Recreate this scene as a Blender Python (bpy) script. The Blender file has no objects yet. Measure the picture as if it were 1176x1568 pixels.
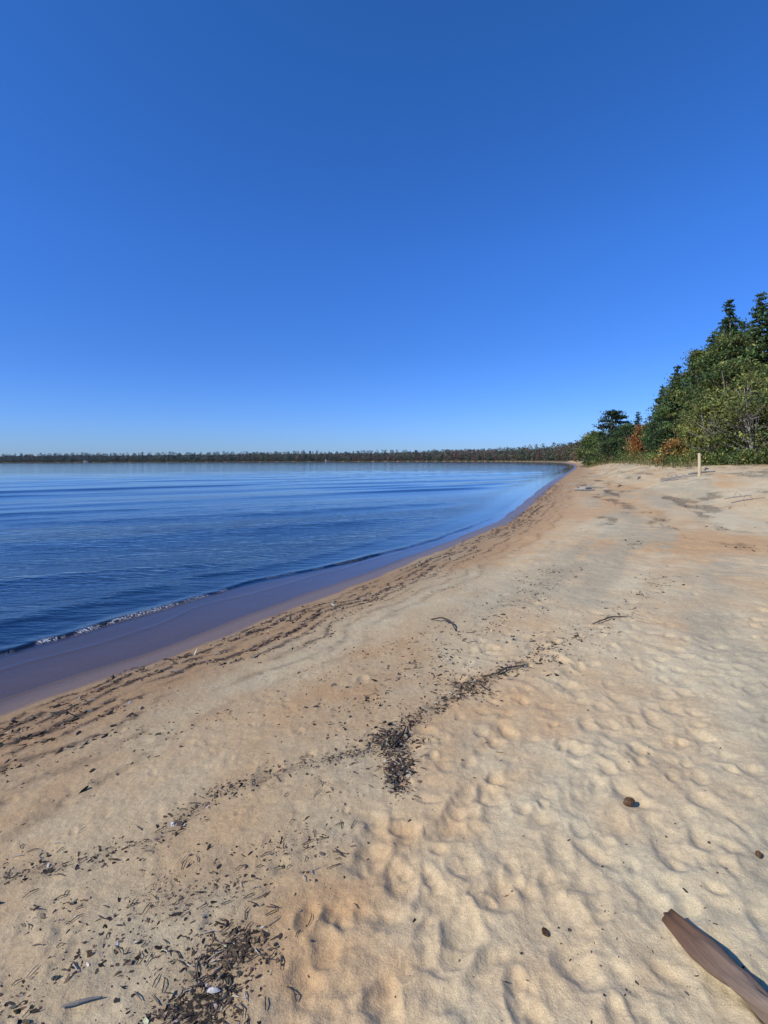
import bpy, math, numpy as np
from mathutils import Vector
rng=np.random.default_rng(7)
S=bpy.context.scene
W=-0.35
# ------------------------------------------------------------------ noise
TAB=np.random.default_rng(3).random((256,256)).astype(np.float32)
def vn(x,y,o=0):
    x=np.asarray(x,dtype=np.float64)+o*17.3; y=np.asarray(y,dtype=np.float64)+o*31.7
    ix=np.floor(x).astype(np.int64); iy=np.floor(y).astype(np.int64)
    fx=x-ix; fy=y-iy
    fx=fx*fx*fx*(fx*(fx*6-15)+10); fy=fy*fy*fy*(fy*(fy*6-15)+10)
    a=TAB[ix&255,iy&255]; b=TAB[(ix+1)&255,iy&255]; c=TAB[ix&255,(iy+1)&255]; d=TAB[(ix+1)&255,(iy+1)&255]
    return ((a*(1-fx)+b*fx)*(1-fy)+(c*(1-fx)+d*fx)*fy)*2-1
def fbm(x,y,oct=4,o=0,g=0.5):
    s=0;a=1;t=0
    for i in range(oct):
        ca,sa=math.cos(0.6*i),math.sin(0.6*i)
        s=s+a*vn((x*ca-y*sa)*2**i,(x*sa+y*ca)*2**i,o+i); t+=a; a*=g
    return s/t
def sm(a,b,x):
    t=np.clip((x-a)/(b-a),0,1); return t*t*(3-2*t)
# ------------------------------------------------------------------ shoreline
P=[(-60,-300),(-16,-40),(-9,-12),(-6.4,-4),(-4.8,1.0),(-3.06,4.16),(-2.48,5.11),(-2.10,5.82),(-1.47,7.0),(-.31,8.91),(.41,10.3),(1.80,12.9),(3.53,16.4),(6.17,23.3),(12,39),(24.6,71),(51.8,142),(85,240),(115,350),(130,470),(110,640),(20,820),(-200,980),(-650,1130),(-1500,1300),(-4000,1700)]
P=np.array(P,float)
pts=[]
for i in range(len(P)-1):
    p0=P[max(i-1,0)];p1=P[i];p2=P[i+1];p3=P[min(i+2,len(P)-1)]
    l=np.linalg.norm(p2-p1)
    def tan(a,b,c):
        la=np.linalg.norm(b-a)+1e-6; lb=np.linalg.norm(c-b)+1e-6
        t=(b-a)/la/la+(c-b)/lb/lb
        return t/(np.linalg.norm(t)+1e-9)
    m1=tan(p0,p1,p2) if i>0 else (p2-p1)/l
    m2=tan(p1,p2,p3) if i<len(P)-2 else (p2-p1)/l
    n=5
    for k in range(n):
        t=k/n
        pts.append((2*t**3-3*t**2+1)*p1+(t**3-2*t**2+t)*m1*l+(-2*t**3+3*t**2)*p2+(t**3-t**2)*m2*l)
pts.append(P[-1]); SH=np.array(pts)
SL=np.concatenate([[0],np.cumsum(np.linalg.norm(np.diff(SH,axis=0),axis=1))])
def sdist(x,y):
    x=np.asarray(x,float).ravel(); y=np.asarray(y,float).ravel()
    best=np.full(x.shape,1e18); sg=np.ones(x.shape); al=np.zeros(x.shape)
    for i in range(len(SH)-1):
        a=SH[i]; v=SH[i+1]-a; L2=v@v; L=math.sqrt(L2)
        px=x-a[0]; py=y-a[1]
        t=np.clip((px*v[0]+py*v[1])/L2,0,1)
        dx=px-t*v[0]; dy=py-t*v[1]
        q=dx*dx+dy*dy
        m=q<best
        best=np.where(m,q,best)
        cr=v[0]*py-v[1]*px
        sg=np.where(m,np.where(cr>0,-1,1),sg)
        al=np.where(m,SL[i]+t*L,al)
    return np.sqrt(best)*sg, al
A0=SL[np.argmin(np.abs(SH[:,1]-4.16))]
def ridge(y): return np.interp(y,[0,8.5,10.2,12.3,20,60],[1.25,1.3,.8,.5,.4,.8])
XP=[-400,-60,-15,-5,-2.5,-1.6,-1.15,0,0.6,1.5,3,5,7,9.6,13,18,25,40,120,400]
ZP=[-8,-6,-2.2,-1.2,-.8,-.5,-.375,-.348,-.30,-.2,-.07,0,.10,.60,1.0,1.25,1.5,1.7,2.0,2.5]
def base(x,y,d):
    lob=0.10*fbm(x*.6,y*.6,3,5)*np.clip(1-np.abs(d)/3,0,1)
    dd=d+lob
    de=np.where(dd>0,dd*(1+np.clip((y-10)/60,0,1.2)),dd*1.2/ridge(y))
    z=np.interp(de,XP,ZP)
    z=z+16*sm(20,300,d)*sm(250,600,y)
    return z
# ---- footprints
fp=[]
def in_churn(x,y):
    return x> -0.42+ (y-1.3)*0.33
while len(fp)<520:
    y=1.1+9.5*rng.random()**1.4; x=-0.7+7.5*rng.random()
    if not in_churn(x,y): 
        if rng.random()>0.05: continue
    if y>4.6+0.9*rng.random()+x*.12 and rng.random()>0.25: continue
    if x>0.85*y+.6: continue
    fp.append((x,y,rng.uniform(.025,.060),rng.uniform(1.2,2.3),rng.normal(0.35,.9),rng.uniform(.004,.015)))
k=0
while k<300:
    y=1.25+3.6*rng.random()**1.2;x=rng.uniform(-.3,.8*y+.3)
    if not in_churn(x,y): continue
    fp.append((x,y,rng.uniform(.022,.048),rng.uniform(1.2,2.0),rng.normal(0.5,.6),rng.uniform(.005,.015)));k+=1
for i in range(420):
    y=1.2+6*rng.random()**1.3;x=-.85*y+rng.random()*(.85*y+.0+(y-1.3)*.33)
    fp.append((x,y,rng.uniform(.012,.035),rng.uniform(1,2.2),rng.uniform(0,3),rng.uniform(.002,.007)))
fp+=[(.25,1.78,.05,1.8,.25,.028),(.42,1.95,.045,1.6,.6,.018),(.05,2.05,.045,1.7,.1,.018),(-.2,1.75,.04,1.7,0.,.020),(-.28,1.9,.035,1.6,.1,.018),(.62,1.72,.045,1.7,.7,.018),(.1,1.5,.05,1.8,.4,.02),(.75,2.05,.045,1.8,.5,.018),(.98,2.5,.05,1.7,.6,.018),(.5,2.55,.045,1.9,.2,.016),(.3,2.35,.05,1.7,.3,.016)]
def relief(x,y,z,d):
    r=np.hypot(x,y)
    land=sm(.1,1.2,d); nearf=1-sm(10,16,r)
    z=z+land*(0.030*fbm(x*.35,y*.35,3,11)+(.012+.022*sm(6,12,r))*fbm(x*1.3,y*1.3,4,12,.6))
    z=z+sm(6,12,d)*.10*fbm(x*.25,y*.25,4,13)
    ch=sm(-.5,.5,x-(-0.42+(y-1.3)*0.33))
    z=z+nearf*land*((.0055+.006*ch)*fbm(x*5,y*5,4,14,.55)+.0038*fbm(x*17,y*17,3,15,.6)*(1-.35*ch))
    z=z+nearf*ch*.005*fbm(x*3.2,y*3.2,2,21)
    idx=np.where((r<10.8)&(d>.3))[0]
    xs=x[idx];ys=y[idx];o=np.argsort(ys);xs=xs[o];ys=ys[o];dz=np.zeros(len(o))
    if len(o):
      for (fx,fy,w,e,a,dep) in fp:
        R=w*e*2.2
        i0=np.searchsorted(ys,fy-R);i1=np.searchsorted(ys,fy+R)
        if i1<=i0: continue
        xx=xs[i0:i1];ok=np.nonzero(np.abs(xx-fx)<R)[0]
        if len(ok)==0: continue
        X=xx[ok]-fx;Y=ys[i0:i1][ok]-fy
        c,s=math.cos(a),math.sin(a)
        u=(X*c-Y*s)/w; v=(X*s+Y*c)/(w*e)
        q=np.sqrt(u*u+v*v)*(1+.34*vn(X*13+fx*14,Y*13+fy*14,int(fx*50)%9))
        dz[i0+ok]+=dep*(-np.exp(-q**2.2)+.26*np.exp(-((q-1.45)/.45)**2))
    dz=.030*np.tanh(dz/.030)
    zz=z.copy(); zz[idx[o]]+=dz
    return zz
def ground(x,y):
    x=np.atleast_1d(np.asarray(x,float));y=np.atleast_1d(np.asarray(y,float))
    d,a=sdist(x,y); return relief(x,y,base(x,y,d),d)
# ------------------------------------------------------------------ mesh helpers
def mk(name,V,F,mats,cols=None,attrs=None,smooth=True,mi=None):
    V=np.asarray(V,np.float32);F=np.asarray(F,np.int32);k=F.shape[1]
    me=bpy.data.meshes.new(name)
    me.vertices.add(len(V));me.vertices.foreach_set('co',V.ravel())
    me.loops.add(F.size);me.loops.foreach_set('vertex_index',F.ravel())
    me.polygons.add(len(F));me.polygons.foreach_set('loop_start',np.arange(0,F.size,k,dtype=np.int32))
    me.polygons.foreach_set('use_smooth',np.full(len(F),smooth))
    for m in mats: me.materials.append(m)
    if mi is not None: me.polygons.foreach_set('material_index',np.asarray(mi,np.int32))
    if cols is not None:
        ca=me.color_attributes.new('Col','FLOAT_COLOR','POINT')
        c=np.ones((len(V),4),np.float32);c[:,:3]=cols;ca.data.foreach_set('color',c.ravel())
    for n,v in (attrs or {}).items():
        at=me.attributes.new(n,'FLOAT','POINT');at.data.foreach_set('value',np.asarray(v,np.float32))
    me.update(calc_edges=True);me.validate()
    ob=bpy.data.objects.new(name,me);S.collection.objects.link(ob);return ob
def polar(R,T):
    r,t=np.meshgrid(R,T,indexing='ij')
    x=(r*np.sin(t)).ravel();y=(r*np.cos(t)).ravel()
    nr,nt=len(R),len(T)
    i=np.arange(nr-1)[:,None]*nt;j=np.arange(nt)[None,:];j2=(j+1)%nt
    F=np.stack([i+j,i+j2,i+nt+j2,i+nt+j],-1).reshape(-1,4)
    return x,y,F
front=np.radians(np.arange(-42,42,.1))
back=np.radians(np.arange(42,318,3.))
T=np.concatenate([front,back])
# ------------------------------------------------------------------ materials
def newmat(name):
    m=bpy.data.materials.new(name);m.use_nodes=True;nt=m.node_tree;nt.nodes.clear()
    return m,nt,nt.nodes.new,nt.links.new
def N(nt,t,**k):
    n=nt.nodes.new(t)
    for a,b in k.items():
        if a.startswith('_'): n.inputs[int(a[1:])].default_value=b
        else: setattr(n,a,b)
    return n
# sand
m_sand,nt,nn,ln=newmat('sand')
out=N(nt,'ShaderNodeOutputMaterial');bs=N(nt,'ShaderNodeBsdfPrincipled')
bs.inputs['Specular IOR Level'].default_value=.2
col=N(nt,'ShaderNodeAttribute',attribute_name='Col');wet=N(nt,'ShaderNodeAttribute',attribute_name='wet');deb=N(nt,'ShaderNodeAttribute',attribute_name='deb')
geo=N(nt,'ShaderNodeNewGeometry')
g1=N(nt,'ShaderNodeTexNoise');g1.inputs['Scale'].default_value=420;g1.inputs['Detail'].default_value=2
g2=N(nt,'ShaderNodeTexNoise');g2.inputs['Scale'].default_value=38;g2.inputs['Detail'].default_value=5;g2.inputs['Roughness'].default_value=.65
g3=N(nt,'ShaderNodeTexNoise');g3.inputs['Scale'].default_value=130;g3.inputs['Detail'].default_value=3
for g in (g1,g2,g3): ln(geo.outputs['Position'],g.inputs['Vector'])
mr=N(nt,'ShaderNodeMapRange');mr.inputs[1].default_value=.3;mr.inputs[2].default_value=.7;mr.inputs[3].default_value=.72;mr.inputs[4].default_value=1.28
ln(g1.outputs[0],mr.inputs[0])
mr2=N(nt,'ShaderNodeMapRange');mr2.inputs[1].default_value=.3;mr2.inputs[2].default_value=.7;mr2.inputs[3].default_value=.84;mr2.inputs[4].default_value=1.15
ln(g2.outputs[0],mr2.inputs[0])
mu=N(nt,'ShaderNodeMath',operation='MULTIPLY');ln(mr.outputs[0],mu.inputs[0]);ln(mr2.outputs[0],mu.inputs[1])
vm=N(nt,'ShaderNodeVectorMath',operation='SCALE');ln(col.outputs['Color'],vm.inputs[0]);ln(mu.outputs[0],vm.inputs['Scale'])
sub=N(nt,'ShaderNodeMath',operation='SUBTRACT');sub.inputs[0].default_value=.80
dm=N(nt,'ShaderNodeMath',operation='MULTIPLY');dm.inputs[1].default_value=.36;ln(deb.outputs['Fac'],dm.inputs[0]);ln(dm.outputs[0],sub.inputs[1])
sp=N(nt,'ShaderNodeTexNoise');sp.inputs['Scale'].default_value=60;sp.inputs['Detail'].default_value=4;sp.inputs['Roughness'].default_value=.7
ln(geo.outputs['Position'],sp.inputs['Vector'])
gt=N(nt,'ShaderNodeMath',operation='SUBTRACT');ln(sp.outputs[0],gt.inputs[0]);ln(sub.outputs[0],gt.inputs[1])
gm=N(nt,'ShaderNodeMath',operation='MULTIPLY',use_clamp=True);gm.inputs[1].default_value=16;ln(gt.outputs[0],gm.inputs[0])
mx=N(nt,'ShaderNodeMix',data_type='RGBA');mx.inputs[7].default_value=(.045,.032,.022,1)
ln(gm.outputs[0],mx.inputs[0]);ln(vm.outputs[0],mx.inputs[6]);ln(mx.outputs[2],bs.inputs['Base Color'])
rr=N(nt,'ShaderNodeMapRange');rr.inputs[3].default_value=.95;rr.inputs[4].default_value=.32;ln(wet.outputs['Fac'],rr.inputs[0]);ln(rr.outputs[0],bs.inputs['Roughness'])
b1=N(nt,'ShaderNodeBump');b1.inputs['Distance'].default_value=.006;b1.inputs['Strength'].default_value=.8;ln(g2.outputs[0],b1.inputs['Height'])
iw=N(nt,'ShaderNodeMath',operation='SUBTRACT');iw.inputs[0].default_value=1.;ln(wet.outputs['Fac'],iw.inputs[1])
iw2=N(nt,'ShaderNodeMath',operation='MULTIPLY_ADD');iw2.inputs[1].default_value=.75;iw2.inputs[2].default_value=.1;ln(iw.outputs[0],iw2.inputs[0]);ln(iw2.outputs[0],b1.inputs['Strength'])
b2=N(nt,'ShaderNodeBump');b2.inputs['Distance'].default_value=.0024;b2.inputs['Strength'].default_value=.8;ln(g3.outputs[0],b2.inputs['Height']);ln(b1.outputs[0],b2.inputs['Normal']);ln(iw2.outputs[0],b2.inputs['Strength'])
ln(b2.outputs[0],bs.inputs['Normal']);ln(bs.outputs[0],out.inputs[0])
def vcolmat(name,rough=.7,trans=0.0,bump=None):
    m,nt,nn,ln=newmat(name);out=N(nt,'ShaderNodeOutputMaterial');bs=N(nt,'ShaderNodeBsdfPrincipled')
    a=N(nt,'ShaderNodeAttribute',attribute_name='Col');bs.inputs['Roughness'].default_value=rough;bs.inputs['Specular IOR Level'].default_value=.25
    no=N(nt,'ShaderNodeTexNoise');geo=N(nt,'ShaderNodeNewGeometry');ln(geo.outputs['Position'],no.inputs['Vector']);no.inputs['Scale'].default_value=bump or 3.;no.inputs['Detail'].default_value=4
    r=N(nt,'ShaderNodeMapRange');r.inputs[1].default_value=.3;r.inputs[2].default_value=.7;r.inputs[3].default_value=.65;r.inputs[4].default_value=1.35;ln(no.outputs[0],r.inputs[0])
    v=N(nt,'ShaderNodeVectorMath',operation='SCALE');ln(a.outputs['Color'],v.inputs[0]);ln(r.outputs[0],v.inputs['Scale']);ln(v.outputs[0],bs.inputs['Base Color'])
    if bump:
        b=N(nt,'ShaderNodeBump');b.inputs['Distance'].default_value=.003;ln(no.outputs[0],b.inputs['Height']);ln(b.outputs[0],bs.inputs['Normal'])
    if trans:
        t=N(nt,'ShaderNodeBsdfTranslucent');ln(v.outputs[0],t.inputs[0]);x=N(nt,'ShaderNodeMixShader');x.inputs[0].default_value=trans
        ln(bs.outputs[0],x.inputs[1]);ln(t.outputs[0],x.inputs[2]);ln(x.outputs[0],out.inputs[0])
    else: ln(bs.outputs[0],out.inputs[0])
    return m
m_leaf=vcolmat('foliage',.6,.3);m_bark=vcolmat('bark',.9,0,12.);m_deb=vcolmat('debris',.85,0,150.)
m_wood,nt,nn,ln=newmat('driftwood')
out=N(nt,'ShaderNodeOutputMaterial');bs=N(nt,'ShaderNodeBsdfPrincipled');bs.inputs['Roughness'].default_value=.85;bs.inputs['Specular IOR Level'].default_value=.2
a=N(nt,'ShaderNodeAttribute',attribute_name='Col');al=N(nt,'ShaderNodeAttribute',attribute_name='grain_u');an=N(nt,'ShaderNodeAttribute',attribute_name='grain_v')
cx=N(nt,'ShaderNodeCombineXYZ');ln(al.outputs['Fac'],cx.inputs[0]);ln(an.outputs['Fac'],cx.inputs[1])
no=N(nt,'ShaderNodeTexNoise');no.inputs['Scale'].default_value=3;no.inputs['Detail'].default_value=8;no.inputs['Roughness'].default_value=.8;ln(cx.outputs[0],no.inputs['Vector'])
r=N(nt,'ShaderNodeMapRange');r.inputs[1].default_value=.35;r.inputs[2].default_value=.65;r.inputs[3].default_value=.4;r.inputs[4].default_value=1.5;ln(no.outputs[0],r.inputs[0])
v=N(nt,'ShaderNodeVectorMath',operation='SCALE');ln(a.outputs['Color'],v.inputs[0]);ln(r.outputs[0],v.inputs['Scale']);ln(v.outputs[0],bs.inputs['Base Color'])
b=N(nt,'ShaderNodeBump');b.inputs['Distance'].default_value=.008;ln(no.outputs[0],b.inputs['Height']);ln(b.outputs[0],bs.inputs['Normal']);ln(bs.outputs[0],out.inputs[0])
# water
m_wat,nt,nn,ln=newmat('lake_water')
out=N(nt,'ShaderNodeOutputMaterial');geo=N(nt,'ShaderNodeNewGeometry')
dep=N(nt,'ShaderNodeAttribute',attribute_name='depth');fo=N(nt,'ShaderNodeAttribute',attribute_name='foam');ca=N(nt,'ShaderNodeAttribute',attribute_name='chop')
mp=N(nt,'ShaderNodeMapping');mp.inputs['Rotation'].default_value=(0,0,-math.radians(33));mp.inputs['Scale'].default_value=(.32,1,1);ln(geo.outputs['Position'],mp.inputs[0])
n1=N(nt,'ShaderNodeTexNoise');n1.inputs['Scale'].default_value=7;n1.inputs['Detail'].default_value=4;n1.inputs['Roughness'].default_value=.6;ln(mp.outputs[0],n1.inputs['Vector'])
n2=N(nt,'ShaderNodeTexNoise');n2.inputs['Scale'].default_value=.55;n2.inputs['Detail'].default_value=3;ln(mp.outputs[0],n2.inputs['Vector'])
b1=N(nt,'ShaderNodeBump');b1.inputs['Distance'].default_value=.10;ln(n2.outputs[0],b1.inputs['Height']);ln(ca.outputs['Fac'],b1.inputs['Strength'])
b2=N(nt,'ShaderNodeBump');b2.inputs['Distance'].default_value=.040;ln(n1.outputs[0],b2.inputs['Height']);ln(ca.outputs['Fac'],b2.inputs['Strength']);ln(b1.outputs[0],b2.inputs['Normal'])
# Schlick fresnel, the same from above and below so sunlight reaches the bed
dt=N(nt,'ShaderNodeVectorMath',operation='DOT_PRODUCT');ln(geo.outputs['Incoming'],dt.inputs[0]);ln(b2.outputs[0],dt.inputs[1])
ab=N(nt,'ShaderNodeMath',operation='ABSOLUTE');ln(dt.outputs['Value'],ab.inputs[0])
om=N(nt,'ShaderNodeMath',operation='SUBTRACT',use_clamp=True);om.inputs[0].default_value=1.;ln(ab.outputs[0],om.inputs[1])
pw=N(nt,'ShaderNodeMath',operation='POWER');pw.inputs[1].default_value=5.;ln(om.outputs[0],pw.inputs[0])
fr=N(nt,'ShaderNodeMath',operation='MULTIPLY_ADD',use_clamp=True);fr.inputs[1].default_value=.98;fr.inputs[2].default_value=.02;ln(pw.outputs[0],fr.inputs[0])
gl=N(nt,'ShaderNodeBsdfGlossy');gl.inputs['Roughness'].default_value=.06;ln(b2.outputs[0],gl.inputs['Normal']);gl.inputs['Color'].default_value=(1,1,1,1)
tr=N(nt,'ShaderNodeBsdfTransparent');tr.inputs[0].default_value=(.88,.82,.66,1)
df=N(nt,'ShaderNodeBsdfDiffuse');df.inputs[0].default_value=(.005,.018,.046,1)
m1=N(nt,'ShaderNodeMath',operation='MULTIPLY');m1.inputs[1].default_value=-5.5;ln(dep.outputs['Fac'],m1.inputs[0])
m2=N(nt,'ShaderNodeMath',operation='EXPONENT');ln(m1.outputs[0],m2.inputs[0])
x1=N(nt,'ShaderNodeMixShader');ln(m2.outputs[0],x1.inputs[0]);ln(df.outputs[0],x1.inputs[1]);ln(tr.outputs[0],x1.inputs[2])
x2=N(nt,'ShaderNodeMixShader');ln(fr.outputs[0],x2.inputs[0]);ln(x1.outputs[0],x2.inputs[1]);ln(gl.outputs[0],x2.inputs[2])
fd=N(nt,'ShaderNodeBsdfDiffuse');fd.inputs[0].default_value=(.65,.67,.69,1)
fn=N(nt,'ShaderNodeTexNoise');fn.inputs['Scale'].default_value=55;fn.inputs['Detail'].default_value=3;ln(geo.outputs['Position'],fn.inputs['Vector'])
fr2=N(nt,'ShaderNodeMapRange');fr2.inputs[1].default_value=.48;fr2.inputs[2].default_value=.6;ln(fn.outputs[0],fr2.inputs[0])
fm=N(nt,'ShaderNodeMath',operation='MULTIPLY',use_clamp=True);ln(fr2.outputs[0],fm.inputs[0]);ln(fo.outputs['Fac'],fm.inputs[1])
x3=N(nt,'ShaderNodeMixShader');ln(fm.outputs[0],x3.inputs[0]);ln(x2.outputs[0],x3.inputs[1]);ln(fd.outputs[0],x3.inputs[2]);ln(x3.outputs[0],out.inputs[0])
# ------------------------------------------------------------------ debris layout (world metres)
clusters=[(-.57,1.56,.09,.09,420,.006),(-.50,1.78,.08,.07,240,.006),(-.87,1.80,.16,.08,130,.006),(-1.14,1.98,.12,.06,80,.006),(-1.15,1.62,.10,.06,80,.007),
 (.07,2.78,.04,.09,300,.008),(.05,3.10,.08,.08,330,.008),(-.38,2.25,.14,.08,90,.006),(.62,3.85,.10,.12,240,.008),(-.72,2.05,.22,.14,130,.0055),(-.2,2.75,.2,.12,70,.006)]
CP=np.array([.22,.12,.08,.05,.05,.13,.13,.05,.09,.05,.03]);CP/=CP.sum()
lines=[([(-1.75,2.15),(-1.27,2.27),(-1.03,2.37),(-.87,2.69),(-.56,2.84),(-.1,3.0),(.05,3.16)],.045,520,.0075),
 ([(.05,2.7),(.05,3.16),(.22,3.41),(.52,3.71),(.87,4.06),(1.11,4.2)],.04,600,.009),
 ([(1.11,4.2),(1.5,4.57),(1.96,5.0),(2.9,6.0),(4.0,7.3)],.14,420,.010),
 ([(-.4,3.4),(.34,4.34),(.99,5.2),(1.9,6.56),(2.6,8)],.20,700,.011),
 ([(-2.4,2.9),(-1.5,3.4),(-.6,4.0),(.3,5.0),(1.2,6.6)],.10,230,.008)]
def debfield(x,y):
    q=np.zeros(len(x))
    for (cx,cy,sx,sy,n,s) in clusters: q=np.maximum(q,np.exp(-(((x-cx)/sx/1.5)**2+((y-cy)/sy/1.5)**2))*min(1,n/280))
    for (L,w,n,s) in lines:
        L=np.array(L);best=np.full(len(x),1e9)
        for i in range(len(L)-1):
            a=L[i];v=L[i+1]-a;t=np.clip(((x-a[0])*v[0]+(y-a[1])*v[1])/(v@v),0,1)
            best=np.minimum(best,(x-a[0]-t*v[0])**2+(y-a[1]-t*v[1])**2)
        q=np.maximum(q,min(.65,n/w/16000)*np.exp(-best/(w*w*3)))
    return q
# ------------------------------------------------------------------ sand ground
R=np.concatenate([[.02,.4,.8,1.1],np.exp(np.arange(math.log(1.25),math.log(14),.0045)),np.exp(np.arange(math.log(14.08),math.log(60),.011)),np.exp(np.arange(math.log(61),math.log(4500),.025))])
x,y,F=polar(R,T)
d,al=sdist(x,y);z0=base(x,y,d);z=relief(x,y,z0,d)
pale=np.array([.59,.485,.295]);orange=np.array([.54,.36,.185]);wetc=np.array([.19,.12,.068]);grey=np.array([.41,.345,.22])
s=al-A0
tone=.42+.9*fbm(d*1.1,s*.28,4,31)+.35*fbm(x*2.,y*2.,3,32)+.25*fbm(x*6,y*6,3,33)
tone=tone+.65*np.exp(-((d-.9)/1.0)**2)-.35*sm(4.0,6.5,d)+1.4*np.exp(-(((x-6.2)/1.8)**2+((y-9.7)/1.2)**2))+.4*np.exp(-(((x-.75)/.5)**2+((y-3.6)/.5)**2))+.35*np.exp(-(((x+.2)/.3)**2+((y-1.75)/.5)**2))+.5*sm(9,20,y)
tone=np.clip(tone,0,1.2)[:,None]
C=pale*(1-tone)+orange*tone
gq=(sm(.0,.45,fbm(d*1.3,s*.22,4,41)+.3*fbm(x*3,y*3,3,42))*sm(2.0,3.2,d)*(1-sm(9,12,d))*.75)[:,None]
C=C*(1-gq)+grey*gq
# the flatter strand left of the churned sand is a little darker
lf=(1-sm(-.4,.5,x-(-0.42+(y-1.3)*0.33)))*(1-.6*sm(8,20,y));C=C*(1-.15*lf[:,None])
wz=(d+.30*fbm(s*.9,d*.6,4,51)+.05*fbm(s*5,d*5,3,52))
sw=np.zeros(len(x))
for c0,wd,am in ((.40,.03,.8),(.54,.05,1.),(.70,.04,.95),(.90,.055,1.),(1.1,.04,.75),(1.32,.045,.7),(1.6,.04,.4),(1.9,.06,.35)):
    sw=np.maximum(sw,am*np.exp(-((wz-c0)/wd)**2)*sm(-.5,.1,fbm(s*1.2+c0*9,d*3+c0*7,4,53))*sm(-.55,.05,fbm(x*14,y*14,3,54)))
sw=sw*(1-.6*sm(20,60,y))
mid=sm(7,10,y)*sm(1.6,2.6,d)*(1-sm(60,100,y))*sm(.12,.5,fbm(d*1.6,s*.30,4,43)+.5*fbm(x*2.2,y*1.1,4,44))
db=np.clip(debfield(x,y)+sw*1.+mid*.8,0,1)
C=C*(1-.30*mid[:,None])
swc=np.clip(sw*.92,0,1)[:,None]
C=C*(1-swc)+np.array([.065,.045,.032])*swc
dc=(np.clip(debfield(x,y),0,1)*.40*(.5+.7*sm(-.3,.3,fbm(x*20,y*20,3,55))))[:,None];C=C*(1-dc)+np.array([.11,.085,.06])*dc
ws=np.interp(y,[0,12,40],[1,1.2,2.4])
dw=(d+.10*fbm(x*.6,y*.6,3,5)+.06*fbm(s*2,d*2,2,5))/ws
wt=1-sm(.22,.38,dw)
damp=(1-sm(.42,2.0,dw))*.42
w2=np.clip(np.maximum(wt,damp),0,1)[:,None]
C=C*(1-w2)+wetc*w2
C=C*(1-.28*(1-sm(-.1,.15,d))[:,None]) # saturated, submerged sand
C=C*(1+.22*fbm(d*2.5,s*.5,4,57)*(1-sm(-.05,.1,d)))[:,None]
db=np.clip(db+(.16*sm(-.1,.5,fbm(x*1.5,y*1.5,3,61))+.22*lf*sm(.0,.4,fbm(x*3,y*3,4,62)))*(d>.3)*(1-sm(4.2,5.5,d)),0,1)
ff=sm(0,2.5,(x*0.93-y*0.36)-(9.6+.2*fbm(x*.3,y*.3,3,71)*8))*sm(20,26,y)*sm(14,17,d*(1+np.clip((y-10)/60,0,1.2)))
ff=np.maximum(ff,sm(300,330,y)*sm(1.5,4,d))[:,None]
C=C*(1-ff)+np.array([.07,.075,.035])*ff
mk('sandy_beach_ground',np.stack([x,y,z],1),F,[m_sand],cols=C,attrs={'wet':wt,'deb':db})
# ------------------------------------------------------------------ water
R=np.concatenate([np.exp(np.arange(math.log(3.),math.log(45),.006)),np.exp(np.arange(math.log(45.5),math.log(4400),.02))])
x,y,F=polar(R,T)
d,al=sdist(x,y);zb=base(x,y,d)
r=np.hypot(x,y);rd=ridge(y)
off=-d
n=x*-.51+y*.86;tt=x*.86+y*.51
warp=1.2*fbm(tt*.08,n*.12,3,81)
A=sm(1.2,5,off)*(1-sm(60,120,r))*(1.3+.9*sm(10,25,r))
amp=.3+1.0*np.clip(fbm(tt*.06,n*.2,2,82)+.5,0,1)
h=A*(.010*np.sin((n+warp)*2*math.pi/2.1)*amp*(1-sm(25,50,r))+.018*amp*np.sin((n+warp*2)*2*math.pi/3.9+1)+.016*np.sin((n*.96+tt*.1+warp)*2*math.pi/6.7))
h+=sm(1.3,2.2,off)*(1-sm(20,35,r))*.009*fbm(tt*1.1,n*3.2,3,83)
u=(off-rd+.10*fbm(al*1.2,off*0,3,84)+.03*fbm(al*5,off*0,3,91)); mod=.3+1.0*np.clip(fbm(al*.7,al*0,2,85)+.4,0,1)
h+=(1-sm(12,20,y))*mod*.026*np.where(u<0,np.exp(-(u/.05)**2),np.exp(-(u/.16)**2))
u2=(off-.62*rd+.12*fbm(al*.8,off*0,3,86));h+=.0035*np.exp(-(u2/.03)**2)*(1-sm(10,14,y))
u3=off-rd-1.1+.2*fbm(al*.5,al*0,2,88);h+=.02*np.exp(-(u3/.22)**2)*(1-sm(12,20,y))
foam=np.exp(-((u+.03)/.045)**2)*sm(-.2,.25,fbm(x*5,y*5,4,87)+.3*fbm(al*.8,al*0,2,89))*(1-.7*sm(6,9,y))*(1-sm(12,22,y))
depth=np.clip(W-zb,0,10)
chop=(.25+.75*sm(1.0,2.6,off))*(.55+.50*sm(-.3,.3,fbm(tt*.03,n*.12,3,90)))*(1-.76*sm(9,36,r))
chop=np.where(off<rd*.95,.07,chop)
keep=(d<.6)
fk=keep[F].all(1);F=F[fk];used=np.unique(F);mpx=np.full(len(x),-1);mpx[used]=np.arange(len(used));F=mpx[F]
sel=used
mk('lake_water',np.stack([x,y,W+h],1)[sel],F,[m_wat],attrs={'depth':depth[sel],'foam':foam[sel],'chop':chop[sel]})
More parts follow.
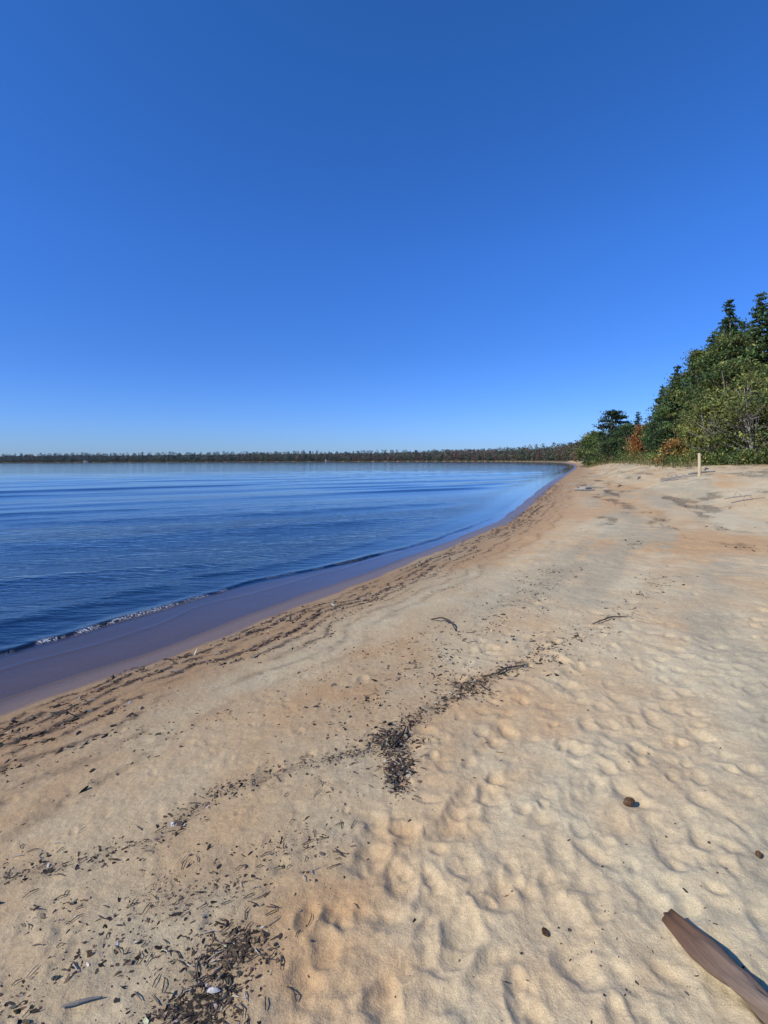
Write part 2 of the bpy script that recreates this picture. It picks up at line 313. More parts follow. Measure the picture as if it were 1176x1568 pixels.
# ------------------------------------------------------------------ buffers
class Buf:
    def __init__(s): s.V=[];s.F=[];s.C=[];s.M=[];s.n=0;s.U=[];s.W=[]
    def add(s,V,F,C,m=0,u=None,w=None):
        V=np.asarray(V,float);s.V.append(V);s.F.append(np.asarray(F)+s.n);C=np.asarray(C,float)
        s.C.append(np.broadcast_to(C,(len(V),3)) if C.ndim==1 else C);s.M.append(np.full(len(F),m));s.n+=len(V)
        s.U.append(np.zeros(len(V)) if u is None else u);s.W.append(np.zeros(len(V)) if w is None else w)
    def tube(s,pts,rad,C,m=0,n=6,rough=0.,seed=0):
        pts=np.asarray(pts,float);k=len(pts);rad=np.asarray(rad,float)
        t=np.gradient(pts,axis=0);t/=np.linalg.norm(t,axis=1)[:,None]+1e-9
        up=np.array([0,0,1.]) if abs(t[0][2])<.9 else np.array([1.,0,0])
        a=np.cross(t,up);a/=np.linalg.norm(a,axis=1)[:,None]+1e-9;b=np.cross(t,a)
        th=np.linspace(0,2*math.pi,n,endpoint=False)
        rr=rad[:,None]*np.ones((k,n))
        if rough: rr=rr*(1+rough*vn(np.arange(k)[:,None]*.35+seed+th*0,np.cos(th)[None,:]*1.6+5+np.sin(th)*2.3+seed))
        V=pts[:,None]+rr[...,None]*(np.cos(th)[None,:,None]*a[:,None]+np.sin(th)[None,:,None]*b[:,None])
        V=V.reshape(-1,3);i=np.arange(k-1)[:,None]*n;j=np.arange(n)[None];j2=(j+1)%n
        F=np.stack([i+j,i+n+j,i+n+j2,i+j2],-1).reshape(-1,4)
        caps=[]
        V=np.vstack([V,pts[0],pts[-1]]);q=k*n
        for jj in range(0,n,2):
            caps.append([q,jj,(jj+1)%n,(jj+2)%n]);o=(k-1)*n;caps.append([q+1,o+(jj+2)%n,o+(jj+1)%n,o+jj])
        F=np.vstack([F,np.array(caps)])
        L=np.concatenate([[0],np.cumsum(np.linalg.norm(np.diff(pts,axis=0),axis=1))])
        u=np.concatenate([np.repeat(L,n),[0,L[-1]]]);w=np.concatenate([np.tile(np.abs(th-math.pi)*8,k),[0,0]])
        C=np.asarray(C,float)
        if C.ndim==2: C=np.vstack([np.repeat(C,n,axis=0),C[0],C[-1]])
        s.add(V,F,C,m,u,w)
    def leaves(s,c,size,C,m=1,flat=0.):
        k=len(c);u=rng.normal(size=(k,3));u[:,2]*=1-flat;u/=np.linalg.norm(u,axis=1)[:,None]
        w=rng.normal(size=(k,3));w[:,2]*=1-flat;w-=(w*u).sum(1)[:,None]*u;w/=np.linalg.norm(w,axis=1)[:,None]+1e-9
        sz=(size*rng.uniform(.6,1.4,k))[:,None]
        V=np.stack([c-u*sz,c-w*sz*.45+u*sz*.1,c+u*sz,c+w*sz*.5],1).reshape(-1,3)
        F=np.arange(4*k).reshape(k,4)
        s.add(V,F,np.repeat(C,4,axis=0),m)
    def obj(s,name,mats,smooth=False,grain=False):
        at={'grain_u':np.concatenate(s.U),'grain_v':np.concatenate(s.W)} if grain else None
        return mk(name,np.vstack(s.V),np.vstack(s.F),mats,cols=np.vstack(s.C),mi=np.concatenate(s.M),attrs=at,smooth=smooth)
def jitter(base,n,cl=None,a=.35):
    b=np.asarray(base)[None]*np.exp(rng.normal(0,a,(n,1)));b=b*(1+rng.normal(0,.10,(n,3)))
    if cl is not None: b=b*cl[:,None]
    return np.clip(b,0.004,.5)
DG=(.050,.085,.032);MG=(.085,.130,.038);OL=(.150,.170,.048);YG=(.19,.20,.05);BARK=(.18,.15,.13)
def gz(x,y): return float(ground(x,y)[0])
def spruce(x,y,ztop,w,col=DG,name='spruce_tree'):
    z0=gz(x,y)-.1;h=ztop-z0;B=Buf();lean=rng.normal(0,.015,2)
    tz=np.linspace(0,h,9);B.tube(np.stack([x+lean[0]*tz,y+lean[1]*tz,z0+tz],1),.16*(h/12)*(1-tz/h)+.02,BARK,0)
    nl=int(h*2.8);cs=[];cc=[]
    for i in range(nl):
        t=.06+.94*(i/nl)
        for k in range(rng.integers(5,9)):
            a=rng.random()*6.28;L=(w/2)*((1-t)**.8)*rng.uniform(.45,1.3)+.14
            zz=t*h;m=max(5,int(L*34));q=rng.random(m)**.7
            dx=q*L;dz=-.22*dx+.12*dx*dx/max(L,.3)
            sp=.08+.13*q*L/2
            p=np.stack([x+lean[0]*zz+math.cos(a)*dx+rng.normal(0,sp),y+lean[1]*zz+math.sin(a)*dx+rng.normal(0,sp),z0+zz+dz+rng.normal(0,.06,m)],1)
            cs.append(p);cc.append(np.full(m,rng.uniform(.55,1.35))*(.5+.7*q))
            if L>.8: B.tube([(x+lean[0]*zz,y+lean[1]*zz,z0+zz),(x+math.cos(a)*L*.8,y+math.sin(a)*L*.8,z0+zz-.17*L)],[.03,.01],BARK,0,4)
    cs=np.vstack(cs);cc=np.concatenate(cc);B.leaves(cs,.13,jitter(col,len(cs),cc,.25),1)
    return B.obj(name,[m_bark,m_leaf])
def broad(x,y,ztop,w,col=MG,name='deciduous_tree',low=.15,clumps=60,per=95,ls=.13,spread=.45,stems=1,col2=None,bark=BARK,flatc=1.,extra_bare=0):
    z0=gz(x,y)-.1;h=ztop-z0;B=Buf();tops=[]
    for sidx in range(stems):
        a=rng.random()*6.28;ln_=(0 if stems==1 else rng.uniform(.10,.32))
        tz=np.linspace(0,h*.85,8);bend=rng.normal(0,.02,2)
        px=x+math.cos(a)*ln_*tz+bend[0]*tz*tz*.15;py=y+math.sin(a)*ln_*tz+bend[1]*tz*tz*.15
        B.tube(np.stack([px,py,z0+tz],1),(.022*h/ (stems**.5))*(1-.85*tz/(h*.85))+.012,bark,0)
        tops.append((px,py,z0+tz))
    cs=[];cc=[];cols=[]
    for i in range(clumps):
        t=low+(1-low)*rng.random()**.85
        prof=math.sin(math.pi*min(1,max(.06,((t-low)/(1-low)*.86+.12))))**.6
        a=rng.random()*6.28;rr=(w/2)*prof*rng.uniform(.35,1.1)
        c=np.array([x+math.cos(a)*rr,y+math.sin(a)*rr,z0+t*h-.3])
        tp=tops[rng.integers(len(tops))];k=min(7,int(t*7*.75));o=np.array([tp[0][k],tp[1][k],tp[2][k]])
        mid=(o+c)/2+np.array([0,0,-.06*rr]);B.tube([o,mid,c],[.035*h/10+.01,.02,.008],bark,0,4)
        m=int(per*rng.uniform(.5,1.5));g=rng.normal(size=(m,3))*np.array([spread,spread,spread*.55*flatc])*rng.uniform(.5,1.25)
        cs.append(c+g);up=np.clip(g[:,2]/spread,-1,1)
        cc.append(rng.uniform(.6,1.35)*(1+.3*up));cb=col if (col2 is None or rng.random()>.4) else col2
        cols.append(np.repeat(np.array(cb)[None],m,0))
    for i in range(extra_bare):
        tp=tops[rng.integers(len(tops))];k=rng.integers(1,6);o=np.array([tp[0][k],tp[1][k],tp[2][k]]);a=rng.random()*6.28;L=rng.uniform(.8,w*.5)
        e=o+np.array([math.cos(a)*L,math.sin(a)*L,L*rng.uniform(.1,.8)]);B.tube([o,(o+e)/2+[0,0,.1],e],[.03,.018,.006],(.26,.24,.22),0,4)
    cs=np.vstack(cs);cc=np.concatenate(cc);cols=np.vstack(cols)
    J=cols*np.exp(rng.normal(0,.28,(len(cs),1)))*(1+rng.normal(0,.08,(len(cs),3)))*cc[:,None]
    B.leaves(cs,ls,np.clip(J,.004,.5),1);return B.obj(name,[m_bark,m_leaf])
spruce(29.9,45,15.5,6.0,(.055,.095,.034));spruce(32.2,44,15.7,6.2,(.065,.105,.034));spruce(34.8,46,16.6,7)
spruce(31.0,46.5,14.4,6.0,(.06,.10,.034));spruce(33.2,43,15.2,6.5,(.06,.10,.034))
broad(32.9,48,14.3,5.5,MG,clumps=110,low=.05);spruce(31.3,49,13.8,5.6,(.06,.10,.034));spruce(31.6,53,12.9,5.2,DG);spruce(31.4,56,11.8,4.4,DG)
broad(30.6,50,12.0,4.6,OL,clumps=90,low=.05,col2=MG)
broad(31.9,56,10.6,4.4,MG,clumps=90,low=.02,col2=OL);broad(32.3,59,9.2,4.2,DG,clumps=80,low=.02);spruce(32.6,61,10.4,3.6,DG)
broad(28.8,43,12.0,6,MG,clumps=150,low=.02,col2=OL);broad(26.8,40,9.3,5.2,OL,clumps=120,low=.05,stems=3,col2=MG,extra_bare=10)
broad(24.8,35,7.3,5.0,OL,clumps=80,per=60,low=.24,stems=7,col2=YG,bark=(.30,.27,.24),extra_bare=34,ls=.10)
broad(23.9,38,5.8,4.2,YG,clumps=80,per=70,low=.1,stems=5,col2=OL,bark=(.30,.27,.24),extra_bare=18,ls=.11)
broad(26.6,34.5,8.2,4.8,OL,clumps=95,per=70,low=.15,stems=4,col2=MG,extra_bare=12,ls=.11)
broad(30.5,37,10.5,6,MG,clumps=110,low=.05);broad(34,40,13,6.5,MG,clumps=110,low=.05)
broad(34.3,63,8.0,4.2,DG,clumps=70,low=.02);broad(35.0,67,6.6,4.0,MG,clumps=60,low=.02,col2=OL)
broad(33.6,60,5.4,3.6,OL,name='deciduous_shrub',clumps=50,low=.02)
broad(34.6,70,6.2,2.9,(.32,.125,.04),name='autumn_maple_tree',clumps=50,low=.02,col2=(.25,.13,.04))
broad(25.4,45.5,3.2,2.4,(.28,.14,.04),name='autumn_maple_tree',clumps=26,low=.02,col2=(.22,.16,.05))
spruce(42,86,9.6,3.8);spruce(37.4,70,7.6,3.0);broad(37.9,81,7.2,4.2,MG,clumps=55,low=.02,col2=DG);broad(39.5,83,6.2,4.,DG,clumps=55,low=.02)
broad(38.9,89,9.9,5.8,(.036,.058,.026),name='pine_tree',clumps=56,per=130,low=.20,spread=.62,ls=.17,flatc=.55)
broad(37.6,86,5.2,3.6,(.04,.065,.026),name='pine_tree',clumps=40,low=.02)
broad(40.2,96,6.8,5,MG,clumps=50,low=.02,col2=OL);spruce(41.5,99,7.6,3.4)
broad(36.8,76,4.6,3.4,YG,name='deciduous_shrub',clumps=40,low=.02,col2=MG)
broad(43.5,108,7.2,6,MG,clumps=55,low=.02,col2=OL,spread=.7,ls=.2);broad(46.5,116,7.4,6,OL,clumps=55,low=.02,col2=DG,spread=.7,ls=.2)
B=Buf()
edge=[(27.5,30),(23.2,34.5),(22.6,38),(24.2,44),(27.3,52),(30,60),(32.6,68),(35,78),(37,88),(41,102),(46.5,120)]
E=np.array(edge,float)
for i in range(150):
    q=rng.random()*(len(E)-1);k=int(q);p=E[k]*(1-q+k)+E[k+1]*(q-k)
    o=abs(rng.normal(0,1.6));px=p[0]+o*1.0+.2;py=p[1]+rng.normal(0,.8);zz=gz(px,py)
    hh=rng.uniform(.25,.9)+.22*o;m=int(150+150*hh)
    g=rng.normal(size=(m,3))*np.array([.55,.55,.30])*(.7+hh*.5);c=np.array([px,py,zz+hh*.5])+g;c[:,2]=np.maximum(c[:,2],zz+.02)
    cb=[MG,OL,YG,DG,(.18,.12,.05)][rng.choice(5,p=[.3,.25,.15,.16,.14])]
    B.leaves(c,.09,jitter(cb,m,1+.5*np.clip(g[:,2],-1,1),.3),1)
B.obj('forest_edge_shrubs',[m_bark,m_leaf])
B=Buf();m=5200
q=rng.random(m)*(len(E)-1);k=q.astype(int);p=E[k]*(1-q+k)[:,None]+E[k+1]*(q-k)[:,None]
px=p[:,0]-.3+rng.normal(0,.8,m);py=p[:,1]+rng.normal(0,.8,m);kk=fbm(px*.5,py*.5,2,99)>-.1;px=px[kk];py=py[kk];zz=ground(px,py);m=len(px)
hh=rng.uniform(.15,.5,m);an=rng.random(m)*6.28;w=.018+.0002*py
V=np.stack([np.stack([px-w*np.cos(an),py-w*np.sin(an),zz],1),np.stack([px+w*np.cos(an),py+w*np.sin(an),zz],1),np.stack([px+w*.3+rng.normal(0,.12,m)*hh,py+rng.normal(0,.1,m)*hh,zz+hh],1),np.stack([px-w*.3,py,zz+hh*.6],1)],1).reshape(-1,3)
B.add(V,np.arange(4*m).reshape(m,4),np.repeat(jitter((.20,.18,.08),m,None,.3),4,axis=0),0);B.obj('dune_grass',[m_leaf])
# distant forest
B=Buf()
i0=np.argmin(np.abs(SH[:,1]-120)+(SH[:,0]<0)*1e3)
s0=SL[i0];s1=SL[-1]-1500
cs=[]
sv=s0
while sv<s1:
    px=np.interp(sv,SL,SH[:,0]);py=np.interp(sv,SL,SH[:,1]);qx=np.interp(sv+2,SL,SH[:,0]);qy=np.interp(sv+2,SL,SH[:,1])
    t=np.array([qx-px,qy-py]);t/=np.linalg.norm(t);nrm=np.array([t[1],-t[0]])
    dist=math.hypot(px,py);step=np.interp(dist,[120,400,1500],[2.6,4.2,7])
    for row,oo in enumerate([7,12,20,35,60,95,150]):
        if dist<200 and row>4: continue
        o=oo*np.interp(dist,[120,300],[1.1,1.])+rng.normal(0,1.2+.05*oo);X=px+nrm[0]*o+t[0]*rng.normal(0,2);Y=py+nrm[1]*o+t[1]*rng.normal(0,2)
        cs.append((X,Y,dist,row))
    sv+=step
cs=np.array(cs);zg=base(cs[:,0],cs[:,1],sdist(cs[:,0],cs[:,1])[0])
L=[];LC=[];LS=[]
for (X,Y,dist,row),zb_ in zip(cs,zg):
    h=np.interp(dist,[110,200,400,900,1500],[6.5,9.5,12.5,13.5,14.5])*rng.uniform(.82,1.05)*(.62 if row==0 else .85 if row==1 else 1)*(1+.22*vn(X*.012,Y*.012,7))
    con=rng.random()<.22
    m=int(np.interp(dist,[110,300,800],[260,120,56]));sz=np.interp(dist,[110,300,900],[.28,.55,1.1])
    t=rng.random(m)**.8;a=rng.random(m)*6.28
    rr=(np.interp(dist,[110,400],[2.2,4.0]))*((1-t)**.6 if con else np.sin(np.pi*np.clip(t*.85+.12,0,1))**.5)*np.sqrt(rng.random(m))
    c=np.stack([X+rr*np.cos(a),Y+rr*np.sin(a),zb_+t*h],1)
    red=np.interp(dist,[250,500,900,1200],[.15,.55,.50,.18])*(1+.6*vn(X*.02,Y*.02,9))
    u=rng.random()
    if u<red: cb=[(.17,.095,.06),(.15,.09,.06),(.17,.125,.06),(.13,.08,.055)][rng.integers(4)]
    elif con: cb=(.04,.062,.035)
    else: cb=[(.085,.105,.042),(.07,.095,.04),(.11,.115,.05)][rng.integers(3)]
    hz=np.interp(dist,[200,1400],[0.03,.55]);cb=np.array(cb)*(1-hz)+np.array([.085,.115,.16])*hz  # aerial haze painted into the leaf colour, bluer with distance
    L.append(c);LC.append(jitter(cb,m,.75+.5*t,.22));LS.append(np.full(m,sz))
L=np.vstack(L);LC=np.vstack(LC);LS=np.concatenate(LS)
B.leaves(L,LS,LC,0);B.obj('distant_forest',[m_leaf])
# ------------------------------------------------------------------ cottages
def plain(name,c,rough=.6):
    m,nt,nn,ln=newmat(name);o=N(nt,'ShaderNodeOutputMaterial');b=N(nt,'ShaderNodeBsdfPrincipled');b.inputs['Roughness'].default_value=rough
    n=N(nt,'ShaderNodeTexNoise');n.inputs['Scale'].default_value=4;mx=N(nt,'ShaderNodeMix',data_type='RGBA');mx.inputs[6].default_value=(*[v*.85 for v in c],1);mx.inputs[7].default_value=(*c,1)
    ln(n.outputs[0],mx.inputs[0]);ln(mx.outputs[2],b.inputs['Base Color']);ln(b.outputs[0],o.inputs[0]);return m
m_white=plain('white_siding',(.6,.6,.58));m_roof=plain('shingle_roof',(.12,.11,.11));m_glass=plain('window_glass',(.03,.04,.05),.1)
def cottage(x,y,rot,s=1.):
    z=float(base(np.array([x]),np.array([y]),sdist([x],[y])[0])[0])
    e=bpy.data.objects.new('white_cottage',None);S.collection.objects.link(e);e.location=(x,y,z);e.rotation_euler=(0,0,rot);e.scale=(s,s,s)
    def part(n,V,F,m):
        me=bpy.data.meshes.new(n);me.from_pydata(V,[],F);me.materials.append(m);o=bpy.data.objects.new(n,me);S.collection.objects.link(o);o.parent=e
    a,b,h,t=6,4,3.0,5.2
    V=[(-a,-b,-1),(a,-b,-1),(a,b,-1),(-a,b,-1),(-a,-b,h),(a,-b,h),(a,b,h),(-a,b,h),(-a,0,t),(a,0,t)]
    part('walls',V,[(0,1,5,4),(2,3,7,6),(1,2,6,9,5),(3,0,4,8,7)],m_white)
    part('roof',[(-a-.5,-b-.6,h-.3),(a+.5,-b-.6,h-.3),(a+.5,0,t+.12),(-a-.5,0,t+.12),(-a-.5,b+.6,h-.3),(a+.5,b+.6,h-.3)],[(0,1,2,3),(3,2,5,4)],m_roof)
    for i,xx in enumerate((-4,-1.5,3.5)): part('window_%d'%i,[(xx-.6,-b-.03,1),(xx+.6,-b-.03,1),(xx+.6,-b-.03,2.3),(xx-.6,-b-.03,2.3)],[(0,1,2,3)],m_glass)
    part('door',[(.6,-b-.03,-.2),(1.6,-b-.03,-.2),(1.6,-b-.03,2),(.6,-b-.03,2)],[(0,1,2,3)],m_roof)
def onshore(xv,off):
    i=np.argmin(np.abs(SH[:,0]-xv)+(SH[:,1]<500)*1e5);t=SH[i+1]-SH[i];t=t/np.linalg.norm(t);return SH[i]+np.array([t[1],-t[0]])*off
for xx,r_,s_ in ((-95,.5,.6),(-610,.3,.8)):
    p=onshore(xx,7);cottage(p[0],p[1],r_,s_)
# ------------------------------------------------------------------ driftwood etc.
def driftlog(name,pts,rad,col,off=.0,n=10,rough=.25,branches=()):
    B=Buf();pts=np.array(pts,float);k=24;t=np.linspace(0,1,k)
    tt=np.linspace(0,1,len(pts));Q=np.stack([np.interp(t,tt,pts[:,i]) for i in range(3)],1)
    for _ in range(2): Q[1:-1]=(Q[:-2]+2*Q[1:-1]+Q[2:])/4
    R_=np.interp(t,np.linspace(0,1,len(rad)),rad)
    col=np.array(col,float)
    if col.ndim==2: C=np.stack([np.interp(t,np.linspace(0,1,len(col)),col[:,i]) for i in range(3)],1)
    else: C=np.repeat(col[None],k,0)
    B.tube(Q,R_,C,0,n,rough,seed=len(name)+pts[0][0])
    for (f,dx,dy,dz,r0) in branches:
        o=Q[int(f*(k-1))];e=o+np.array([dx,dy,dz]);B.tube([o,(o+e)/2+[0,0,abs(dz)*.2+.01],e],[r0,r0*.8,r0*.35],C[0],0,6)
    return B.obj(name,[m_wood],smooth=True,grain=True)
def G(x,y,o=0): return (x,y,gz(x,y)+o)
driftlog('driftwood_log',[(.975,1.80,gz(.975,1.80)+.035),(1.01,1.69,gz(1.0,1.68)+.03),(1.04,1.58,.034),(1.09,1.48,.040),(1.18,1.38,.048),(1.33,1.28,.048),(1.5,1.20,.04)],[.023,.036,.034,.043,.045,.050,.03],[(.20,.105,.06),(.26,.17,.12),(.33,.245,.18),(.37,.28,.21),(.39,.30,.23)],n=24,rough=.5)
GR=(.22,.20,.175)
driftlog('driftwood_branch',[G(10.3,28.4,.08),G(10.8,28,.12),G(11.2,28.2,.08)],[.04,.10,.03],(.32,.30,.27),branches=((.3,-.4,.1,.25,.03),(.6,.4,-.1,.25,.03),(.5,.1,-.5,.10,.04)))
driftlog('driftwood_branch',[G(10.4,27.7,.04),G(11.1,27.5,.05)],[.05,.03],GR)
for a,b,r_,c in (((14.9,28.2),(16.6,27.6),.05,(.27,.24,.21)),((15.3,28.8),(16.4,28.3),.04,GR),((14.9,27.3),(15.7,27.0),.035,(.30,.27,.23)),((16.9,29),(18.2,28.7),.06,GR),((13.2,29.5),(13.8,30.3),.04,GR),((11.4,17.5),(12.1,17.2),.025,(.30,.27,.23)),((10.9,16.4),(11.8,16.2),.02,GR),((18.5,25.5),(19.5,25.2),.035,(.30,.27,.24)),((19,31),(20,32.2),.05,GR),((16,33),(16.8,34.2),.045,GR)):
    driftlog('driftwood_log',[G(*a,r_*.5),G((a[0]+b[0])/2,(a[1]+b[1])/2+.1,r_*.9),G(*b,r_*.5)],[r_,r_*.9,r_*.5],c,branches=((.4,.2,.1,.16,r_*.4),(.7,-.2,.1,.14,r_*.35)))
B=Buf();zp=gz(16.3,27);B.tube([(16.3,27,zp-.3),(16.3,27,zp+.02),(16.31,27,zp+.6),(16.30,27,zp+1.15),(16.30,27,zp+1.19)],[.085,.082,.076,.07,.055],(.55,.44,.27),0,12,.06);B.obj('wooden_post',[m_wood],smooth=True,grain=True)
def twig(name,pts,r0,c): return driftlog(name,pts,[r0*.6,r0,r0*.4],c,n=6,rough=.2)
twig('curved_stick',[G(.50,5.62,.01),G(.60,5.5,.05),G(.68,5.35,.05),G(.70,5.15,.01)],.011,(.10,.07,.05))
twig('stick',[G(.85,4.03,.01),G(.95,4.1,.025),G(1.14,4.17,.015)],.008,(.12,.09,.07))
twig('stick',[G(-.99,1.59,.008),G(-.93,1.605,.012),G(-.88,1.62,.008)],.005,(.42,.38,.33))
twig('stick',[G(.02,2.98,.01),G(.1,3.1,.03),G(.13,3.25,.01)],.008,(.08,.06,.05))
twig('stick',[G(2.05,5.15,.01),G(2.3,5.3,.02),G(2.5,5.35,.01)],.008,(.14,.10,.07))
B=Buf();zc=gz(-.54,1.63)
th=np.linspace(0,2*math.pi,12,endpoint=False)
V=[];ks=6
for i in range(ks):
    f=i/(ks-1);V.append(np.stack([-.54+.022*f*np.cos(th)*(1+.08*np.cos(5*th)),1.63+.009*f*np.sin(th)*(1+.1*np.cos(3*th)),zc+.014-.010*f**2+th*0],1))
V=np.vstack(V);i=np.arange(ks-1)[:,None]*12;j=np.arange(12)[None];j2=(j+1)%12;F=np.stack([i+j,i+12+j,i+12+j2,i+j2],-1).reshape(-1,4)
B.add(V,F,(.50,.47,.43),0);B.obj('shell_fragment',[m_deb],smooth=True)
def cone(x,y,L,rad,rot):
    B=Buf();z=gz(x,y)+rad*.8;ax=np.array([math.cos(rot),math.sin(rot),.1]);ax/=np.linalg.norm(ax);u=np.cross(ax,[0,0,1.]);u/=np.linalg.norm(u);v=np.cross(u,ax)
    o=np.array([x,y,z]);t=np.linspace(0,1,7);B.tube(o+ax[None]*(t[:,None]-.5)*L,rad*.6*np.sin(np.pi*(t*.85+.1)),(.07,.04,.025),0,8)
    for k in range(70):
        t=k/70;a=k*2.4;r_=rad*math.sin(math.pi*(t*.8+.12));dr=math.cos(a)*u+math.sin(a)*v;side=np.cross(dr,ax);c=o+ax*(t-.5)*L
        w=rad*.35;B.add([c+dr*r_*.4-side*w*.6,c+dr*r_*.4+side*w*.6,c+dr*r_*1.1+side*w+ax*L*.08,c+dr*r_*1.1-side*w+ax*L*.08],[[0,1,2,3]],np.array([.14,.08,.045])*rng.uniform(.6,1.3))
    B.obj('pine_cone',[m_deb])
cone(1.135,2.44,.055,.018,.3);cone(1.50,2.10,.03,.011,1.2);cone(.55,1.80,.028,.010,2.)
# debris chips
B=Buf()
def chips(px,py,size,ang=None,col=(.045,.033,.025),el=1.7):
    m=len(px);zz=ground(px,py);th=np.linspace(0,2*math.pi,6,endpoint=False)
    a=rng.random(m)*6.28 if ang is None else ang
    sz=size*np.clip(np.exp(rng.normal(-.1,.5,m)),.25,2.4);ex=el*np.clip(np.exp(rng.normal(0,.4,m)),.5,2.0)
    rr=rng.uniform(.4,1.3,(m,6))
    lx=rr*np.cos(th)*(sz*ex)[:,None]*.5;ly=rr*np.sin(th)*sz[:,None]*.5
    X=px[:,None]+lx*np.cos(a)[:,None]-ly*np.sin(a)[:,None];Y=py[:,None]+lx*np.sin(a)[:,None]+ly*np.cos(a)[:,None]
    tilt=rng.normal(0,.5,(m,1));tilt2=rng.normal(0,.3,(m,1))
    Z=zz[:,None]+sz[:,None]*.08+lx*tilt2+ly*tilt
    th_=np.clip(sz*.15,.0006,.003)[:,None]
    V=np.stack([np.stack([X,Y,Z+th_],-1),np.stack([X,Y,Z-th_],-1)],1).reshape(-1,3)
    b=(np.arange(m)*12)[:,None,None]
    f=[[0,1,2,3],[0,3,4,5],[9,8,7,6],[11,10,9,6]]+[[k,k+6,(k+1)%6+6,(k+1)%6] for k in range(6)]
    F=(b+np.array(f)[None]).reshape(-1,4)
    C=np.repeat(jitter(col,m,None,.45),12,axis=0);B.add(V,F,C,0)
def mix(px,py,size,ang=None,el=1.7,patch=True):
    if patch:
        k=fbm(px*8,py*8,3,66)>rng.uniform(-.5,.3,len(px));px=px[k];py=py[k];ang=None if ang is None else ang[k]
    u=rng.random(len(px))
    for lo,hi,c in ((0,.60,(.055,.040,.029)),(.60,.88,(.14,.095,.06)),(.88,1,(.32,.26,.19))):
        k=(u>=lo)&(u<hi)
        if k.any(): chips(px[k],py[k],size,None if ang is None else ang[k],c,el)
for (cx,cy,sx,sy,n,s_) in clusters: mix(rng.normal(cx,sx,n*2),rng.normal(cy,sy,n*2),s_,None,1.9)
for (L,w,n,s_) in lines:
    n=int(n*1.7);L=np.array(L);q=rng.random(n)**1.2*(len(L)-1.001);k=q.astype(int);p=L[k]*(1-q+k)[:,None]+L[k+1]*(q-k)[:,None];mix(p[:,0]+rng.normal(0,w,n),p[:,1]+rng.normal(0,w*1.3,n),s_,None,1.9)
n=3600;py=1.3+7*rng.random(n)**1.5;px=-.85*py+rng.random(n)*(py*1.1+.9);dd=sdist(px,py)[0];k=(dd>.5)&(fbm(px*2,py*2,3,77)>rng.uniform(-.15,.25,n));mix(px[k],py[k],.0052,None,1.8)
n=420;py=1.4+9*rng.random(n)**1.4;px=rng.random(n)*.8*py;mix(px,py,.005,None,1.6,False)
for c0,sd_,n,s_ in ((.40,.03,2000,.009),(.54,.05,4600,.012),(.72,.05,3400,.012),(.92,.06,4600,.013),(1.12,.05,2000,.011),(1.35,.06,2000,.010),(1.9,.12,900,.009)):
    sv=A0-3+np.abs(rng.random(n)**1.7)*42
    px=np.interp(sv,SL,SH[:,0]);py=np.interp(sv,SL,SH[:,1]);qx=np.interp(sv+.3,SL,SH[:,0])-px;qy=np.interp(sv+.3,SL,SH[:,1])-py;l=np.hypot(qx,qy);qx/=l;qy/=l
    o=c0+rng.normal(0,sd_*.7,n)-.30*fbm((sv-A0)*.9,c0*.6+sv*0,4,51);X=px+qy*o;Y=py-qx*o;ang=np.arctan2(qy,qx)+rng.normal(0,.5,n)
    k=(fbm((sv-A0)*1.2+c0*9,sv*0+c0*10,4,53)>-.2);mix(X[k],Y[k],s_,ang[k],2.6)
n=4200;py=7.5+28*rng.random(n);px=rng.random(n)*.80*py;dd,aa=sdist(px,py);k=(dd>1.8)&(fbm(dd*1.6,(aa-A0)*.30,4,43)+.5*fbm(px*2.2,py*1.1,4,44)>rng.uniform(-.05,.35,n));mix(px[k],py[k],.020,None,2.3,False)
B.obj('beach_debris',[m_deb])
B=Buf()
n=520
for i in range(n):
    if rng.random()<.6:
        c=clusters[rng.choice(len(clusters),p=CP)];px,py=rng.normal(c[0],c[2]*1.2),rng.normal(c[1],c[3]*1.2)
    else:
        L=np.array(lines[rng.integers(4)][0]);q=rng.random()**1.5*(len(L)-1.01);k=int(q);p=L[k]*(1-q+k)+L[k+1]*(q-k);px,py=p[0]+rng.normal(0,.06),p[1]+rng.normal(0,.08)
    a=rng.random()*6.28;l=rng.uniform(.015,.05)*(1+py*.12);zs=ground([px,px+l*math.cos(a)],[py,py+l*math.sin(a)])
    e0=np.array([px,py,zs[0]+.004]);e1=np.array([px+l*math.cos(a),py+l*math.sin(a),zs[1]+.006]);B.tube([e0,(e0+e1)/2+[rng.normal(0,.004),rng.normal(0,.004),.004],e1],[.0018,.002,.0012],np.array([(.05,.035,.03),(.12,.08,.055),(.4,.34,.27)][rng.choice(3,p=[.6,.25,.15])]),0,4)
B.obj('beach_twigs',[m_deb])
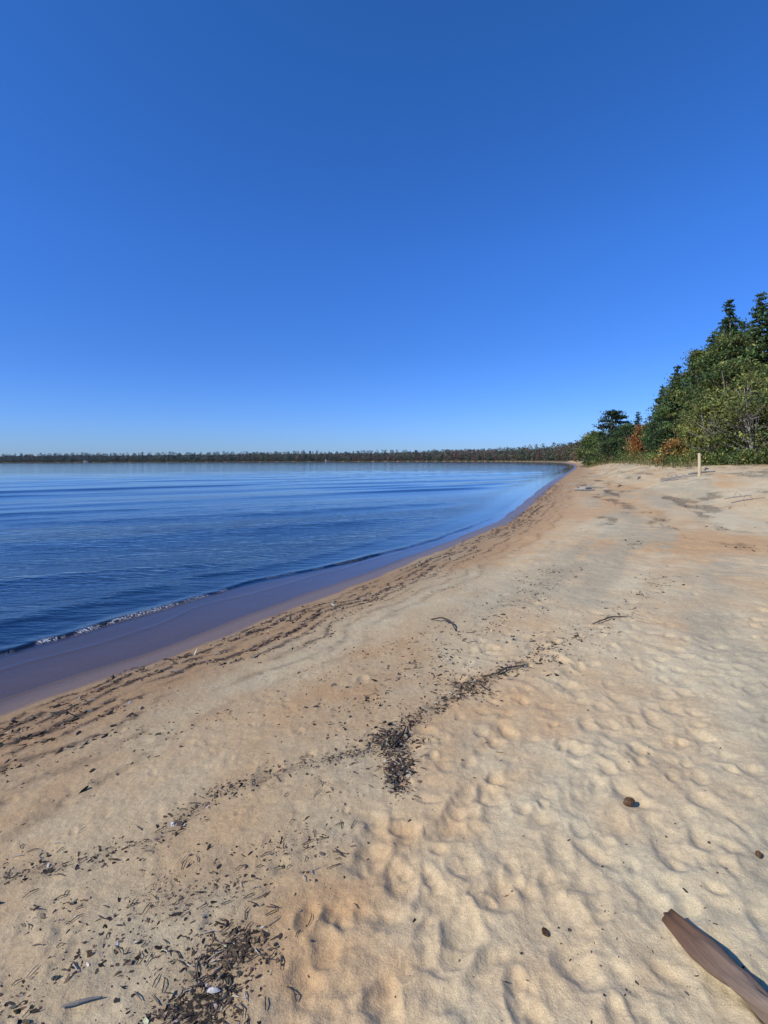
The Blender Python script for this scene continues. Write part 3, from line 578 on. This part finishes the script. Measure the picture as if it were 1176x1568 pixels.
# ------------------------------------------------------------------ light, sky, camera
az=math.radians(239);el=math.radians(38)
sd=Vector((math.sin(az)*math.cos(el),math.cos(az)*math.cos(el),math.sin(el)))
L=bpy.data.lights.new('sun','SUN');L.energy=4.3;L.angle=math.radians(.5);L.color=(1,.95,.86)
o=bpy.data.objects.new('sun',L);S.collection.objects.link(o);o.rotation_euler=(-sd).to_track_quat('-Z','Y').to_euler()
w=bpy.data.worlds.new('World');S.world=w;w.use_nodes=True;nt=w.node_tree;nt.nodes.clear()
sk=nt.nodes.new('ShaderNodeTexSky');sk.sky_type='NISHITA';sk.sun_disc=False;sk.sun_elevation=el;sk.sun_rotation=az;sk.air_density=1.;sk.dust_density=.3;sk.ozone_density=2.5;sk.altitude=200
hs=nt.nodes.new('ShaderNodeHueSaturation');hs.inputs['Saturation'].default_value=1.2
tc=nt.nodes.new('ShaderNodeTexCoord');sx=nt.nodes.new('ShaderNodeSeparateXYZ');rp=nt.nodes.new('ShaderNodeValToRGB')
nt.links.new(tc.outputs['Generated'],sx.inputs[0]);nt.links.new(sx.outputs[2],rp.inputs[0])
e=rp.color_ramp.elements
e[0].position=0;e[0].color=(.47/2,.74/2,1.56/2,1);e[1].position=1;e[1].color=(.6/2,1.1/2,1.7/2,1)
for p,cc in ((.2,(.50,.83,1.55)),(.36,(.58,1.0,1.76)),(.65,(.6,1.10,1.74))):
    q=e.new(p);q.color=(cc[0]/2,cc[1]/2,cc[2]/2,1)
vmu=nt.nodes.new('ShaderNodeVectorMath');vmu.operation='MULTIPLY'
bg=nt.nodes.new('ShaderNodeBackground');wo=nt.nodes.new('ShaderNodeOutputWorld')
vs=nt.nodes.new('ShaderNodeVectorMath');vs.operation='SCALE';vs.inputs['Scale'].default_value=2.
bg.inputs[1].default_value=.10
nt.links.new(sk.outputs[0],hs.inputs['Color']);nt.links.new(hs.outputs[0],vmu.inputs[0]);nt.links.new(rp.outputs[0],vmu.inputs[1]);nt.links.new(vmu.outputs[0],vs.inputs[0]);nt.links.new(vs.outputs[0],bg.inputs[0]);nt.links.new(bg.outputs[0],wo.inputs[0])
c=bpy.data.cameras.new('camera');c.sensor_fit='VERTICAL';c.sensor_height=36;c.sensor_width=27;c.lens=36*800/1568;c.shift_y=-79/1568;c.clip_end=9000;c.clip_start=.05
co=bpy.data.objects.new('camera',c);S.collection.objects.link(co);co.location=(0,0,1.6);co.rotation_euler=(math.radians(90),math.radians(.25),0);S.camera=co
S.view_settings.view_transform='Standard';S.view_settings.look='None';S.view_settings.exposure=0
